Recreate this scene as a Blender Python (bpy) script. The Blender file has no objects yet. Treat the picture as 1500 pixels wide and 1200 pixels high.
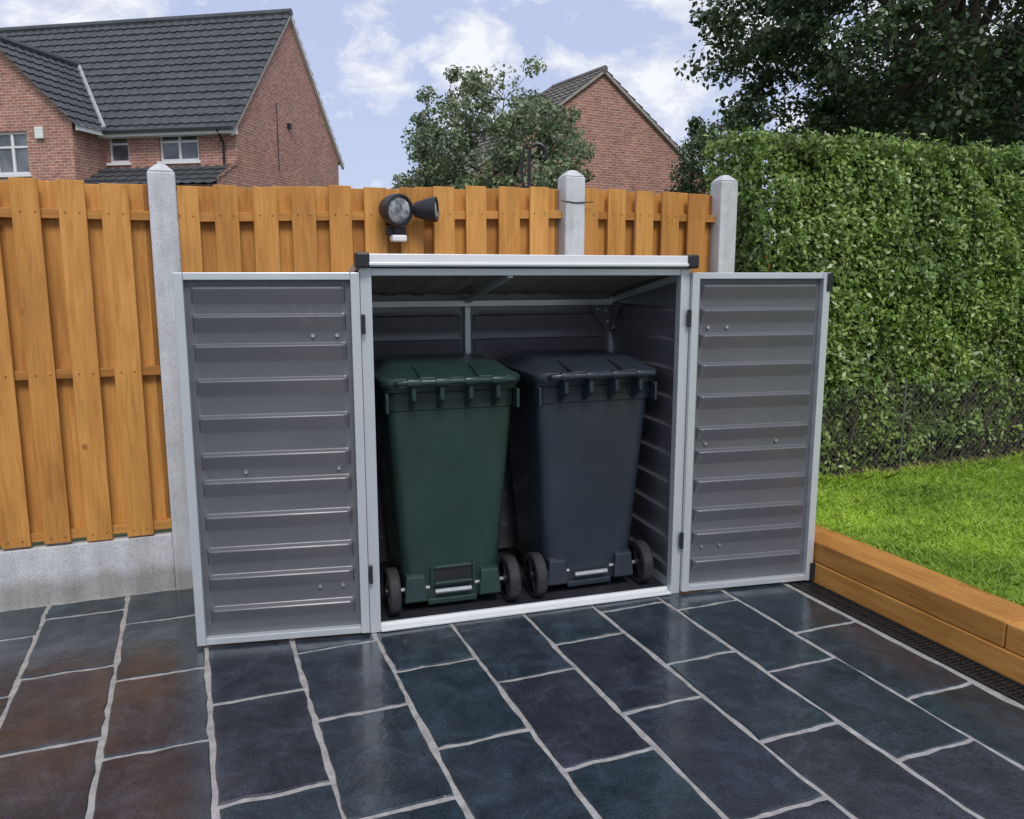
import bpy, bmesh, math, random
import numpy as np
from mathutils import Vector, Matrix, noise
random.seed(7); rng=np.random.default_rng(7)
scene=bpy.context.scene
rad=math.radians
# ------------------------------------------------------------ helpers
def link(o,parent=None):
    scene.collection.objects.link(o)
    if parent: o.parent=parent
    return o
def empty(name,loc=(0,0,0),yaw=0,parent=None):
    e=bpy.data.objects.new(name,None); e.location=loc; e.rotation_euler=(0,0,yaw); e.empty_display_size=.2
    return link(e,parent)
class MB:
    def __init__(s): s.v=[]; s.f=[]; s.uv=[]
    def add(s,vs,fs):
        o=len(s.v); s.v+= [tuple(v) for v in vs]; s.f+=[tuple(i+o for i in f) for f in fs]
    def box(s,x0,x1,y0,y1,z0,z1,M=None):
        vs=[Vector(p) for p in [(x0,y0,z0),(x1,y0,z0),(x1,y1,z0),(x0,y1,z0),(x0,y0,z1),(x1,y0,z1),(x1,y1,z1),(x0,y1,z1)]]
        if M is not None: vs=[M@v for v in vs]
        s.add(vs,[(0,3,2,1),(4,5,6,7),(0,1,5,4),(1,2,6,5),(2,3,7,6),(3,0,4,7)])
    def hexa(s,vs): s.add(vs,[(0,3,2,1),(4,5,6,7),(0,1,5,4),(1,2,6,5),(2,3,7,6),(3,0,4,7)])
    def tube(s,pts,rads,n=8,cap=True,axis=None):
        pts=[Vector(p) for p in pts]; rings=[]
        for i,p in enumerate(pts):
            d=Vector(axis) if axis is not None else (pts[min(i+1,len(pts)-1)]-pts[max(i-1,0)])
            if d.length<1e-9: d=Vector((0,0,1))
            d.normalize()
            ref=Vector((0,0,1)) if abs(d.z)<.9 else Vector((1,0,0))
            a=d.cross(ref).normalized(); b=d.cross(a)
            r=rads[i] if hasattr(rads,'__len__') else rads
            rings.append([p+(a*math.cos(2*math.pi*k/n)+b*math.sin(2*math.pi*k/n))*r for k in range(n)])
        vs=[v for r in rings for v in r]; fs=[]
        for i in range(len(rings)-1):
            for k in range(n):
                fs.append((i*n+k,i*n+(k+1)%n,(i+1)*n+(k+1)%n,(i+1)*n+k))
        if cap:
            fs.append(tuple(range(n))[::-1]); fs.append(tuple((len(rings)-1)*n+k for k in range(n)))
        s.add(vs,fs)
    def loft(s,rings,cap=True):
        n=len(rings[0]); vs=[v for r in rings for v in r]; fs=[]
        for i in range(len(rings)-1):
            for k in range(n): fs.append((i*n+k,i*n+(k+1)%n,(i+1)*n+(k+1)%n,(i+1)*n+k))
        if cap:
            fs.append(tuple(range(n))[::-1]); fs.append(tuple((len(rings)-1)*n+k for k in range(n)))
        s.add(vs,fs)
    def obj(s,name,mat,parent=None,bevel=0,smooth=False,seg=2,recalc=True,angle=35):
        me=bpy.data.meshes.new(name); me.from_pydata(s.v,[],s.f); me.validate()
        if recalc:
            bm=bmesh.new(); bm.from_mesh(me); bmesh.ops.recalc_face_normals(bm,faces=bm.faces); bm.to_mesh(me); bm.free()
        me.materials.append(mat)
        o=bpy.data.objects.new(name,me); link(o,parent)
        if bevel:
            m=o.modifiers.new('b','BEVEL'); m.width=bevel; m.segments=seg; m.limit_method='ANGLE'; m.angle_limit=rad(30)
        if smooth:
            for p in me.polygons: p.use_smooth=True
            try:
                me.set_sharp_from_angle(angle=rad(angle))
            except Exception: pass
        return o
def rrect(w,y0,y1,z,r,n=5,cx=0):
    pts=[]
    for (sx,yy,a0) in [(1,y0,-90),(1,y1,0),(-1,y1,90),(-1,y0,180)]:
        ccx=cx+sx*(w/2-r); ccy= yy+r if yy==y0 else yy-r
        for k in range(n+1):
            a=rad(a0+90*k/n); pts.append((ccx+r*math.cos(a),ccy+r*math.sin(a),z))
    return pts
# ------------------------------------------------------------ materials
def nmat(name,rough=.6,metal=0,spec=.5):
    m=bpy.data.materials.new(name); m.use_nodes=True; nt=m.node_tree; b=nt.nodes['Principled BSDF']
    b.inputs['Roughness'].default_value=rough; b.inputs['Metallic'].default_value=metal
    b.inputs['Specular IOR Level'].default_value=spec
    return m,nt,b
def ramp(nt,fac,stops):
    r=nt.nodes.new('ShaderNodeValToRGB'); e=r.color_ramp.elements
    while len(e)<len(stops): e.new(.5)
    for i,(p,c) in enumerate(stops):
        e[i].position=p; e[i].color=(*c,1) if len(c)==3 else c
    nt.links.new(fac,r.inputs[0]); return r
def coords(nt,scale=(1,1,1),kind='Object',rot=(0,0,0)):
    tc=nt.nodes.new('ShaderNodeTexCoord'); mp=nt.nodes.new('ShaderNodeMapping')
    mp.inputs['Scale'].default_value=scale; mp.inputs['Rotation'].default_value=rot
    nt.links.new(tc.outputs[kind],mp.inputs[0]); return mp.outputs[0]
def noise_n(nt,vec,scale,detail=4,rough=.55,dist=0):
    n=nt.nodes.new('ShaderNodeTexNoise'); n.inputs['Scale'].default_value=scale; n.inputs['Detail'].default_value=detail
    n.inputs['Roughness'].default_value=rough; n.inputs['Distortion'].default_value=dist
    if vec is not None: nt.links.new(vec,n.inputs['Vector'])
    return n.outputs['Fac']
def bump(nt,b,h,strength=.3,dist=.01,prev=None):
    n=nt.nodes.new('ShaderNodeBump'); n.inputs['Strength'].default_value=strength; n.inputs['Distance'].default_value=dist
    nt.links.new(h,n.inputs['Height'])
    if prev: nt.links.new(prev.outputs[0],n.inputs['Normal'])
    nt.links.new(n.outputs[0],b.inputs['Normal']); return n
def mix(nt,f,a,b_,mode='MIX'):
    n=nt.nodes.new('ShaderNodeMix'); n.data_type='RGBA'; n.blend_type=mode
    for i,v in ((0,f),(6,a),(7,b_)):
        if hasattr(v,'is_linked') or hasattr(v,'links'): nt.links.new(v,n.inputs[i])
        else: n.inputs[i].default_value= v if i==0 else (*v,1)
    return n.outputs[2]
def simple(name,c1,c2,scale=20,rough=.6,metal=0,bs=.15,bd=.004,spec=.5,rvar=0,stretch=(1,1,1)):
    m,nt,b=nmat(name,rough,metal,spec); v=coords(nt,stretch)
    f=noise_n(nt,v,scale,5,.6); r=ramp(nt,f,[(.3,c1),(.7,c2)]); nt.links.new(r.outputs[0],b.inputs['Base Color'])
    if bs: bump(nt,b,noise_n(nt,v,scale*3,4,.6),bs,bd)
    if rvar:
        rr=ramp(nt,noise_n(nt,v,scale*.4,4),[(.3,(rough-rvar,)*3),(.7,(rough+rvar,)*3)]); nt.links.new(rr.outputs[0],b.inputs['Roughness'])
    return m
def wood(name,vert=True,axis='Z',tone=1.0):
    m,nt,b=nmat(name,.62,0,.35)
    g=nt.nodes.new('ShaderNodeNewGeometry'); tc=nt.nodes.new('ShaderNodeTexCoord')
    add=nt.nodes.new('ShaderNodeVectorMath'); add.operation='MULTIPLY_ADD'
    comb=nt.nodes.new('ShaderNodeCombineXYZ')
    for i in range(3): nt.links.new(g.outputs['Random Per Island'],comb.inputs[i])
    nt.links.new(comb.outputs[0],add.inputs[0]); add.inputs[1].default_value=(37,53,71); nt.links.new(tc.outputs['Object'],add.inputs[2])
    mp=nt.nodes.new('ShaderNodeMapping'); mp.inputs['Scale'].default_value={'Z':(1,1,.07),'X':(.07,1,1),'Y':(1,.07,1)}[axis]
    nt.links.new(add.outputs[0],mp.inputs[0])
    gr=noise_n(nt,mp.outputs[0],60,6,.65,.6)
    mp2=nt.nodes.new('ShaderNodeMapping'); mp2.inputs['Scale'].default_value={'Z':(1,1,.25),'X':(.25,1,1),'Y':(1,.25,1)}[axis]
    nt.links.new(add.outputs[0],mp2.inputs[0])
    bl=noise_n(nt,mp2.outputs[0],9,3,.5,.3)
    t=tone
    c=ramp(nt,gr,[(.25,(.42*t,.182*t,.038*t)),(.5,(.57*t,.265*t,.062*t)),(.75,(.68*t,.34*t,.098*t))])
    c2=ramp(nt,bl,[(.3,(.76,.71,.65)),(.55,(1,1,1)),(.8,(1.10,1.10,1.10))])
    col=mix(nt,.85,c.outputs[0],c2.outputs[0],'MULTIPLY')
    isl=ramp(nt,g.outputs['Random Per Island'],[(0,(.80,.76,.72)),(.5,(1,1,1)),(1,(1.08,1.12,1.20))])
    col=mix(nt,1,col,isl.outputs[0],'MULTIPLY')
    vo=nt.nodes.new('ShaderNodeTexVoronoi'); vo.inputs['Scale'].default_value=4.5
    mp3=nt.nodes.new('ShaderNodeMapping'); mp3.inputs['Scale'].default_value={'Z':(1,.3,.8),'X':(.8,1,1),'Y':(1,.8,1)}[axis]
    nt.links.new(add.outputs[0],mp3.inputs[0]); nt.links.new(mp3.outputs[0],vo.inputs['Vector'])
    k=ramp(nt,vo.outputs['Distance'],[(.03,(.45,.36,.28)),(.075,(1,1,1))])
    col=mix(nt,1,col,k.outputs[0],'MULTIPLY')
    nt.links.new(col,b.inputs['Base Color'])
    bump(nt,b,gr,.25,.003)
    return m
M_fence=wood('fence_timber',axis='Z'); M_rail=wood('rail_timber',axis='X',tone=.9); M_sleeper=wood('sleeper_timber',axis='Y',tone=.98)
def concrete(name,a,b2):
    m,nt,b=nmat(name,.85,0,.3); v=coords(nt)
    f=noise_n(nt,v,7,6,.65); r=ramp(nt,f,[(.3,a),(.65,b2)])
    sp=noise_n(nt,v,160,2,.5); r2=ramp(nt,sp,[(.35,(.72,.72,.72)),(.45,(1,1,1))])
    st=noise_n(nt,coords(nt,(1,1,.15)),14,4,.6); r3=ramp(nt,st,[(.35,(.80,.80,.77)),(.6,(1,1,1))])
    c=mix(nt,1,mix(nt,1,r.outputs[0],r2.outputs[0],'MULTIPLY'),r3.outputs[0],'MULTIPLY')
    sp_=nt.nodes.new('ShaderNodeSeparateXYZ'); nt.links.new(v,sp_.inputs[0])
    ad=nt.nodes.new('ShaderNodeMath'); ad.operation='MULTIPLY_ADD'; nt.links.new(f,ad.inputs[0]); ad.inputs[1].default_value=-.16; nt.links.new(sp_.outputs['Z'],ad.inputs[2])
    dm=ramp(nt,ad.outputs[0],[(0,(.62,.61,.57)),(.06,(1,1,1))]); c=mix(nt,1,c,dm.outputs[0],'MULTIPLY')
    nt.links.new(c,b.inputs['Base Color'])
    bump(nt,b,noise_n(nt,v,90,5,.7),.6,.004); return m
M_conc=concrete('concrete',(.50,.51,.53),(.66,.67,.69))
M_alu=simple('aluminium',(.52,.56,.58),(.64,.675,.69),3,.34,.4,.05,.001,rvar=.08,stretch=(1,1,.3))
M_white=simple('white_coated_metal',(.70,.72,.72),(.78,.79,.79),6,.35,.1,.03,.001)
def panelmat():
    m,nt,b=nmat('grey_polycarbonate',.3,0,.55); v=coords(nt)
    f=noise_n(nt,v,2.2,3,.5); r=ramp(nt,f,[(.3,(.108,.111,.123)),(.7,(.128,.131,.144))])
    sm=noise_n(nt,coords(nt,(1.6,1,1)),7,4,.7,1.6); s=ramp(nt,sm,[(.60,(0,0,0)),(.78,(.35,.35,.35))])
    c=mix(nt,s.outputs[0],r.outputs[0],(.20,.205,.215)); nt.links.new(c,b.inputs['Base Color'])
    rr=ramp(nt,noise_n(nt,v,5,5,.65,.5),[(.3,(.22,)*3),(.7,(.38,)*3)]); nt.links.new(rr.outputs[0],b.inputs['Roughness'])
    bump(nt,b,noise_n(nt,v,4,2,.5),.25,.004); return m
M_panel=panelmat()
M_roofp=simple('roof_panel_underside',(.15,.14,.13),(.36,.34,.31),3,.35,0,.05,.001,stretch=(1,6,1))
M_black=simple('black_plastic',(.010,.010,.012),(.022,.022,.026),30,.42,0,.1,.001)
M_rubber=simple('rubber',(.012,.012,.013),(.03,.03,.032),40,.7,0,.2,.002)
def binmat(name,a,b2,sc):
    m,nt,b=nmat(name,.38,0,.5); v=coords(nt)
    r=ramp(nt,noise_n(nt,v,4,5,.6),[(.3,a),(.7,b2)])
    sm=noise_n(nt,coords(nt,(1.4,1,.35)),9,6,.72,.8); s=ramp(nt,sm,[(.55,(0,0,0)),(.8,(.5,.5,.5))])
    c=mix(nt,s.outputs[0],r.outputs[0],sc); nt.links.new(c,b.inputs['Base Color'])
    rr=ramp(nt,noise_n(nt,v,7,4,.65,.5),[(.3,(.24,)*3),(.7,(.45,)*3)]); nt.links.new(rr.outputs[0],b.inputs['Roughness'])
    bump(nt,b,noise_n(nt,v,220,2,.6),.15,.001); return m
M_green=binmat('green_bin_plastic',(.016,.036,.031),(.023,.048,.042),(.045,.078,.068))
M_blue=binmat('charcoal_blue_bin_plastic',(.020,.028,.038),(.028,.038,.050),(.055,.068,.085))
M_floor=simple('shed_floor_mat',(.012,.014,.018),(.03,.032,.038),12,.5,0,.3,.003)
M_zinc=simple('galvanised_steel',(.45,.47,.48),(.62,.63,.63),20,.4,.8,.05,.001)
M_wire=simple('weathered_wire',(.10,.11,.10),(.17,.18,.17),20,.7,.2,.05,.001)
M_upvc=simple('white_upvc',(.72,.73,.74),(.80,.80,.80),5,.35,0,0)
M_dirt=simple('soil',(.035,.028,.018),(.10,.078,.05),30,.95,0,.8,.02)
M_bark=simple('bark',(.035,.028,.02),(.10,.08,.06),25,.9,0,.6,.02,stretch=(1,1,.3))
def glass():
    m,nt,b=nmat('window_glass',.06,0,.8); v=coords(nt); r=ramp(nt,noise_n(nt,v,1.5,3),[(.3,(.03,.035,.04)),(.7,(.18,.20,.22))]); nt.links.new(r.outputs[0],b.inputs['Base Color']); return m
M_glass=glass()
def slate():
    m,nt,b=nmat('wet_slate',.2,0,.45); g=nt.nodes.new('ShaderNodeNewGeometry'); v=coords(nt)
    base=ramp(nt,g.outputs['Random Per Island'],[(0,(.017,.029,.038)),(.3,(.025,.037,.048)),(.5,(.024,.028,.040)),(.65,(.019,.031,.042)),(.8,(.030,.031,.042)),(1,(.025,.035,.048))])
    add=nt.nodes.new('ShaderNodeVectorMath'); add.operation='MULTIPLY_ADD'; comb=nt.nodes.new('ShaderNodeCombineXYZ')
    for i in range(2): nt.links.new(g.outputs['Random Per Island'],comb.inputs[i])
    nt.links.new(comb.outputs[0],add.inputs[0]); add.inputs[1].default_value=(31,47,0); nt.links.new(v,add.inputs[2]); vv=add.outputs[0]
    f=noise_n(nt,vv,7,7,.72,.5); r=ramp(nt,f,[(.28,(.45,.47,.5)),(.5,(1,1,1)),(.72,(2.0,2.0,2.05))])
    c=mix(nt,1,base.outputs[0],r.outputs[0],'MULTIPLY')
    f2=noise_n(nt,vv,2.6,5,.65,.6); c=mix(nt,ramp(nt,f2,[(.55,(0,0,0)),(.80,(.45,.45,.45))]).outputs[0],c,(.052,.058,.070))
    fine=noise_n(nt,vv,130,3,.75); c=mix(nt,1,c,ramp(nt,fine,[(.3,(.55,.55,.55)),(.7,(1.5,1.5,1.5))]).outputs[0],'MULTIPLY')
    nt.links.new(c,b.inputs['Base Color'])
    rr=ramp(nt,noise_n(nt,v,3.4,6,.68,.4),[(.40,(.12,)*3),(.54,(.20,)*3),(.70,(.36,)*3)]); nt.links.new(rr.outputs[0],b.inputs['Roughness'])
    b1=bump(nt,b,noise_n(nt,vv,7,5,.6,.8),.42,.006); b2=bump(nt,b,noise_n(nt,vv,60,5,.68),.42,.0024,b1)
    b.inputs['Coat IOR'].default_value=1.36
    cw=ramp(nt,noise_n(nt,v,2.6,6,.66,.5),[(.44,(.85,.85,.85)),(.56,(.12,.12,.12))]); nt.links.new(cw.outputs[0],b.inputs['Coat Weight'])
    b.inputs['Coat Roughness'].default_value=.03
    cb=nt.nodes.new('ShaderNodeBump'); cb.inputs['Strength'].default_value=.45; cb.inputs['Distance'].default_value=.004
    nt.links.new(noise_n(nt,vv,18,4,.58,.4),cb.inputs['Height']); nt.links.new(cb.outputs[0],b.inputs['Coat Normal'])
    return m
M_slate=slate()
M_mortar=simple('mortar',(.24,.23,.22),(.44,.43,.41),25,.6,0,.6,.006)
def brick(name,c1,c2,mo):
    m,nt,b=nmat(name,.85,0,.3); v=coords(nt,kind='UV')
    t=nt.nodes.new('ShaderNodeTexBrick'); nt.links.new(v,t.inputs['Vector'])
    t.inputs['Scale'].default_value=1; t.inputs['Brick Width'].default_value=.225; t.inputs['Row Height'].default_value=.075
    t.inputs['Mortar Size'].default_value=.009; t.inputs['Mortar Smooth'].default_value=.2; t.inputs['Bias'].default_value=0
    t.inputs['Color1'].default_value=(*c1,1); t.inputs['Color2'].default_value=(*c2,1); t.inputs['Mortar'].default_value=(*mo,1)
    n=ramp(nt,noise_n(nt,v,1.3,5,.6),[(.3,(.85,.85,.85)),(.7,(1.12,1.1,1.08))])
    n2=ramp(nt,noise_n(nt,coords(nt,(1,3,1),'UV'),4.4,2,.5),[(.3,(.72,.72,.76)),(.6,(1.1,1.1,1.1))])
    c=mix(nt,1,mix(nt,1,t.outputs['Color'],n.outputs[0],'MULTIPLY'),n2.outputs[0],'MULTIPLY'); nt.links.new(c,b.inputs['Base Color'])
    inv=nt.nodes.new('ShaderNodeMath'); inv.operation='SUBTRACT'; inv.inputs[0].default_value=1; nt.links.new(t.outputs['Fac'],inv.inputs[1])
    bump(nt,b,inv.outputs[0],.5,.01); return m
M_brick=brick('red_brick',(.37,.155,.115),(.46,.21,.16),(.52,.46,.40))
M_tile=simple('dark_roof_tile',(.044,.048,.053),(.080,.084,.090),2.5,.55,0,.3,.01)
M_tile2=simple('brown_roof_tile',(.10,.092,.08),(.18,.165,.15),3,.8,0,.3,.01)
def leafmat(name,cols,trans=.35,rough=.5,spec=.4):
    m,nt,b=nmat(name,rough,0,spec); g=nt.nodes.new('ShaderNodeNewGeometry')
    r=ramp(nt,g.outputs['Random Per Island'],[(i/(len(cols)-1),c) for i,c in enumerate(cols)])
    v=coords(nt); n=ramp(nt,noise_n(nt,v,1.7,3),[(.3,(.65,.7,.7)),(.7,(1.25,1.2,1.1))])
    c=mix(nt,1,r.outputs[0],n.outputs[0],'MULTIPLY'); nt.links.new(c,b.inputs['Base Color'])
    tr=nt.nodes.new('ShaderNodeBsdfTranslucent'); nt.links.new(c,tr.inputs[0])
    ms=nt.nodes.new('ShaderNodeMixShader'); ms.inputs[0].default_value=trans
    nt.links.new(b.outputs[0],ms.inputs[1]); nt.links.new(tr.outputs[0],ms.inputs[2]); nt.links.new(ms.outputs[0],nt.nodes['Material Output'].inputs[0])
    return m
M_hedge=leafmat('hedge_leaves',[(.080,.150,.028),(.135,.23,.042),(.20,.315,.065),(.28,.40,.095),(.44,.52,.20)],.3,.33,.6)
M_tree=leafmat('dark_tree_leaves',[(.026,.052,.022),(.052,.092,.038),(.076,.124,.052),(.12,.175,.08)],.25,.42)
M_apple=leafmat('light_tree_leaves',[(.11,.165,.085),(.17,.235,.125),(.24,.30,.18),(.36,.41,.28)],.3,.4)
M_grass=leafmat('grass_blades',[(.32,.50,.045),(.42,.64,.07),(.54,.74,.11),(.66,.78,.22)],.4)
M_lawn=simple('lawn_soil',(.18,.29,.035),(.28,.41,.055),30,.95,0,.6,.02)
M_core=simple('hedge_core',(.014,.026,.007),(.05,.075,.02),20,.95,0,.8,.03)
M_ground=simple('ground_soil_grass',(.05,.08,.02),(.09,.12,.04),.6,.95,0,.5,.05)
# ------------------------------------------------------------ ground
mb=MB(); mb.add([(-400,-400,-.05),(400,-400,-.05),(400,400,-.05),(-400,400,-.05)],[(0,1,2,3)]); mb.obj('ground',M_ground)
GY=rad(21.5)
# ------------------------------------------------------------ patio
pat=empty('patio',(0,0,0),GY)
mb=MB(); mb.box(-6,2.69,-3,4.3,-.04,-.004); mb.obj('mortar_bed',M_mortar,pat)
mb=MB(); mj=.0088
def slab(c0,c1,d0,d1):
    pts=[]; n=9
    def edge(a,b,nx,ny):
        for k in range(n):
            t=k/n; x=a[0]+(b[0]-a[0])*t; y=a[1]+(b[1]-a[1])*t
            j=noise.noise(Vector((x*9+nx*3,y*9+ny*5,c0*3)))*.008+noise.noise(Vector((x*40,y*40,1)))*.006
            if k==0: pts.append((x+random.uniform(-.004,.004),y+random.uniform(-.004,.004)))
            else: pts.append((x+nx*j,y+ny*j))
    A,B,C,D=(c0+mj,d0+mj),(c1-mj,d0+mj),(c1-mj,d1-mj),(c0+mj,d1-mj)
    edge(A,B,0,1); edge(B,C,1,0); edge(C,D,0,1); edge(D,A,1,0)
    cx=(c0+c1)/2; cy=(d0+d1)/2; tx,ty=random.uniform(-.007,.007),random.uniform(-.007,.007)
    def P(p,s,z):
        x=cx+(p[0]-cx)*(1-s/(c1-c0)*2); y=cy+(p[1]-cy)*(1-s/(d1-d0)*2)
        return (x,y,z+(x-cx)*tx+(y-cy)*ty)
    r0=[P(p,0,-.012) for p in pts]; r1=[P(p,0,-.003) for p in pts]; r2=[P(p,.004,0) for p in pts]
    m=len(pts); fs=[]
    for i in range(2):
        for k in range(m): fs.append((i*m+k,i*m+(k+1)%m,(i+1)*m+(k+1)%m,(i+1)*m+k))
    fs.append(tuple(2*m+k for k in range(m)))
    mb.add(r0+r1+r2,fs)
lines=[-.01+.32*k for k in range(-19,9)]
cols=[(lines[i],lines[i+1]) for i in range(len(lines)-1)]
for ci,(a,b) in enumerate(cols):
    b=min(b,2.565)
    if b-a<.08: continue
    d=-3+ (ci%2)*.28+random.uniform(-.04,.04)
    while d<3.95:
        L=random.choice([.52,.54,.55,.53,.56,.58,.60]); e=min(d+L,3.95)
        if 3.95-e<.12: e=3.95
        slab(a,b,d,e); d=e
mb.obj('slate_slabs',M_slate,pat)
# drain channel
dr=empty('drain_channel',(0,0,0),GY); mb=MB()
mb.box(2.570,2.686,-.5,3.93,-.03,-.0032)
mb.box(2.572,2.582,-.5,3.93,-.0035,.006); mb.box(2.674,2.684,-.5,3.93,-.0035,.006); mb.box(2.625,2.631,-.5,3.93,-.0035,.005)
d=-.5
while d<3.92:
    mb.box(2.5825,2.6735,d,d+.009,-.0036,.003); d+=.021
mb.obj('grating',M_black,dr)
# sleepers
sl=empty('timber_sleeper_edging',(0,0,0),GY); mb=MB()
for z0,z1,ys,dx in ((0,.098,[-1.5,.9,3.3,3.92],0),(.1,.2,[-1.5,.1,1.95,3.05,3.92],.004)):
    for i in range(len(ys)-1): mb.box(2.690+dx,2.89+dx,ys[i]+.002,ys[i+1]-.002,z0,z1)
mb.obj('sleepers',M_sleeper,sl,bevel=.006)
# lawn
lw=empty('lawn',(0,0,0),GY)
nx,ny=60,60; vs=[];fs=[]
for j in range(ny+1):
    for i in range(nx+1):
        c=2.885+i*9/nx; d=-2+j*8/ny; z=.165+.012*noise.noise(Vector((c*2,d*2,0)))
        vs.append((c,d,z))
for j in range(ny):
    for i in range(nx): k=j*(nx+1)+i; fs.append((k,k+1,k+nx+2,k+nx+1))
mb=MB(); mb.add(vs,fs); mb.obj('turf',M_lawn,lw,recalc=False)
def fastmesh(name,V,nper,mat,parent=None):
    n=V.shape[0]; me=bpy.data.meshes.new(name)
    me.vertices.add(n*nper); me.vertices.foreach_set('co',V.reshape(-1).astype(np.float32))
    me.loops.add(n*nper); me.loops.foreach_set('vertex_index',np.arange(n*nper,dtype=np.int32))
    me.polygons.add(n); me.polygons.foreach_set('loop_start',np.arange(0,n*nper,nper,dtype=np.int32))
    me.update(calc_edges=True); me.materials.append(mat)
    o=bpy.data.objects.new(name,me); link(o,parent); return o
n=100000
c=2.90+rng.random(n)**1.3*4.0; d=1.2+rng.random(n)*2.66
hh=.024+.026*rng.random(n); hh*=1+1.1*np.clip((d-3.70)/.16,0,1)*rng.random(n); ang=rng.random(n)*6.283; w=.0024+.002*rng.random(n)
tuft=np.array([noise.noise(Vector((a*5,b*5,2))) for a,b in zip(c[:],d[:])]); hh*=1+.4*tuft
lean=rng.normal(0,.8,(n,2)); base=np.stack([c,d,np.full(n,.165)],1)
side=np.stack([np.cos(ang)*w,np.sin(ang)*w,np.zeros(n)],1)
mid=base+np.stack([lean[:,0]*hh*.35,lean[:,1]*hh*.35,hh*.6],1); tip=base+np.stack([lean[:,0]*hh,lean[:,1]*hh,hh],1)
V=np.stack([base-side,base+side,mid+side*.8,tip,mid-side*.8],1)
fastmesh('grass_blades',V,5,M_grass,lw)
mb=MB(); mb.box(2.9,9,3.84,4.9,.1,.180); mb.obj('soil_strip',M_dirt,lw)
# ------------------------------------------------------------ fence
fe=empty('garden_fence',(0,0,0),GY)
fc=MB(); fr=MB(); post=MB(); grav=MB()
FD=3.97
def top(c):
    if c<-.07: return 1.83
    if c<1.9: return 1.826+.059*(c+.01)/1.85
    return 1.885
def bay(c0,c1,z_b=.275):
    for zc,h in ((-.135,.04),(None,.04),(0,.04)):
        if zc==-.135: za,zb=top(c0+.001)-.155,top(c1-.001)-.155
        elif zc is None: za=zb=1.0
        else: za=zb=z_b+.01
        y0,y1=FD,FD+.038
        fr.hexa([(c0,y0,za),(c1,y0,zb),(c1,y1,zb),(c0,y1,za),(c0,y0,za+h),(c1,y0,zb+h),(c1,y1,zb+h),(c0,y1,za+h)])
    W=.108; G=.062
    n=int(round((c1-c0)/(W+G))); pitch=(c1-c0)/n
    for i in range(n+1):
        a=c0+i*pitch-.02; b=a+W+random.uniform(-.006,.006)
        a2=max(a,c0+.002); b2=min(b,c1-.002)
        if b2-a2>.02:
            t=top((a2+b2)/2)+random.uniform(-.006,.006); s=random.uniform(-.004,.004)
            bz=z_b+random.uniform(-.012,.004); yy=FD-.016-random.uniform(0,.002)
            fc.hexa([(a2,yy,bz),(b2,yy,bz),(b2,FD-.001,bz),(a2,FD-.001,bz),(a2+s,yy,t),(b2+s,yy,t),(b2+s,FD-.001,t),(a2+s,FD-.001,t)])
        a=b2-.022; b=a+pitch-W+.05
        a2=max(a,c0+.002); b2=min(b,c1-.002)
        if b2-a2>.02:
            t=top((a2+b2)/2)+random.uniform(-.006,.004)
            fc.box(a2,b2,FD+.039,FD+.054,z_b+random.uniform(-.01,.004),t)
P=[(-3.93,1.91),(-2.0,1.91),(-.07,1.915),(1.9,1.975),(2.85,1.99)]
for (c,h) in P:
    w=.056; y0,y1=FD-.045,FD+.065
    post.box(c-w,c+w,y0,y1,-.04,h-.035)
    z=h-.035; post.add([(c-w,y0,z+.0005),(c+w,y0,z+.0005),(c+w,y1,z+.0005),(c-w,y1,z+.0005),(c-.018,FD-.012,h),(c+.018,FD-.012,h),(c+.018,FD+.03,h),(c-.018,FD+.03,h)],
        [(4,5,6,7),(0,1,5,4),(1,2,6,5),(2,3,7,6),(3,0,4,7),(0,3,2,1)])
for i in range(len(P)-1):
    bay(P[i][0]+.058,P[i+1][0]-.058)
    grav.box(P[i][0]+.057,P[i+1][0]-.057,FD-.012,FD+.04,-.04,.262)
fc.obj('boards',M_fence,fe,bevel=.002,seg=1); fr.obj('rails',M_rail,fe,bevel=.002,seg=1)
post.obj('concrete_posts',M_conc,fe,bevel=.008); grav.obj('gravel_boards',M_conc,fe,bevel=.006)
mb=MB()
for i in range(len(P)-1):
    c0=P[i][0]+.058;c1=P[i+1][0]-.058;n_=int(round((c1-c0)/.17));pp=(c1-c0)/n_
    for k in range(n_):
        for zz in (top(c0+k*pp+.03)-.13,1.02,.30):
            for o_ in (.0,.055):
                x=c0+k*pp-.02+.027+o_; mb.tube([(x,FD-.0185,zz),(x,FD-.0205,zz)],.0028,6)
mb.obj('nails',M_rubber,fe)
lf=empty('low_wooden_fence',(0,0,0),GY); mb=MB()
for k in range(14): mb.box(2.95+k*.1,3.04+k*.1,5.2,5.22,0,1.66)
mb.box(2.9,4.4,5.22,5.25,1.3,1.36); mb.obj('boards',M_fence,lf)
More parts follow.
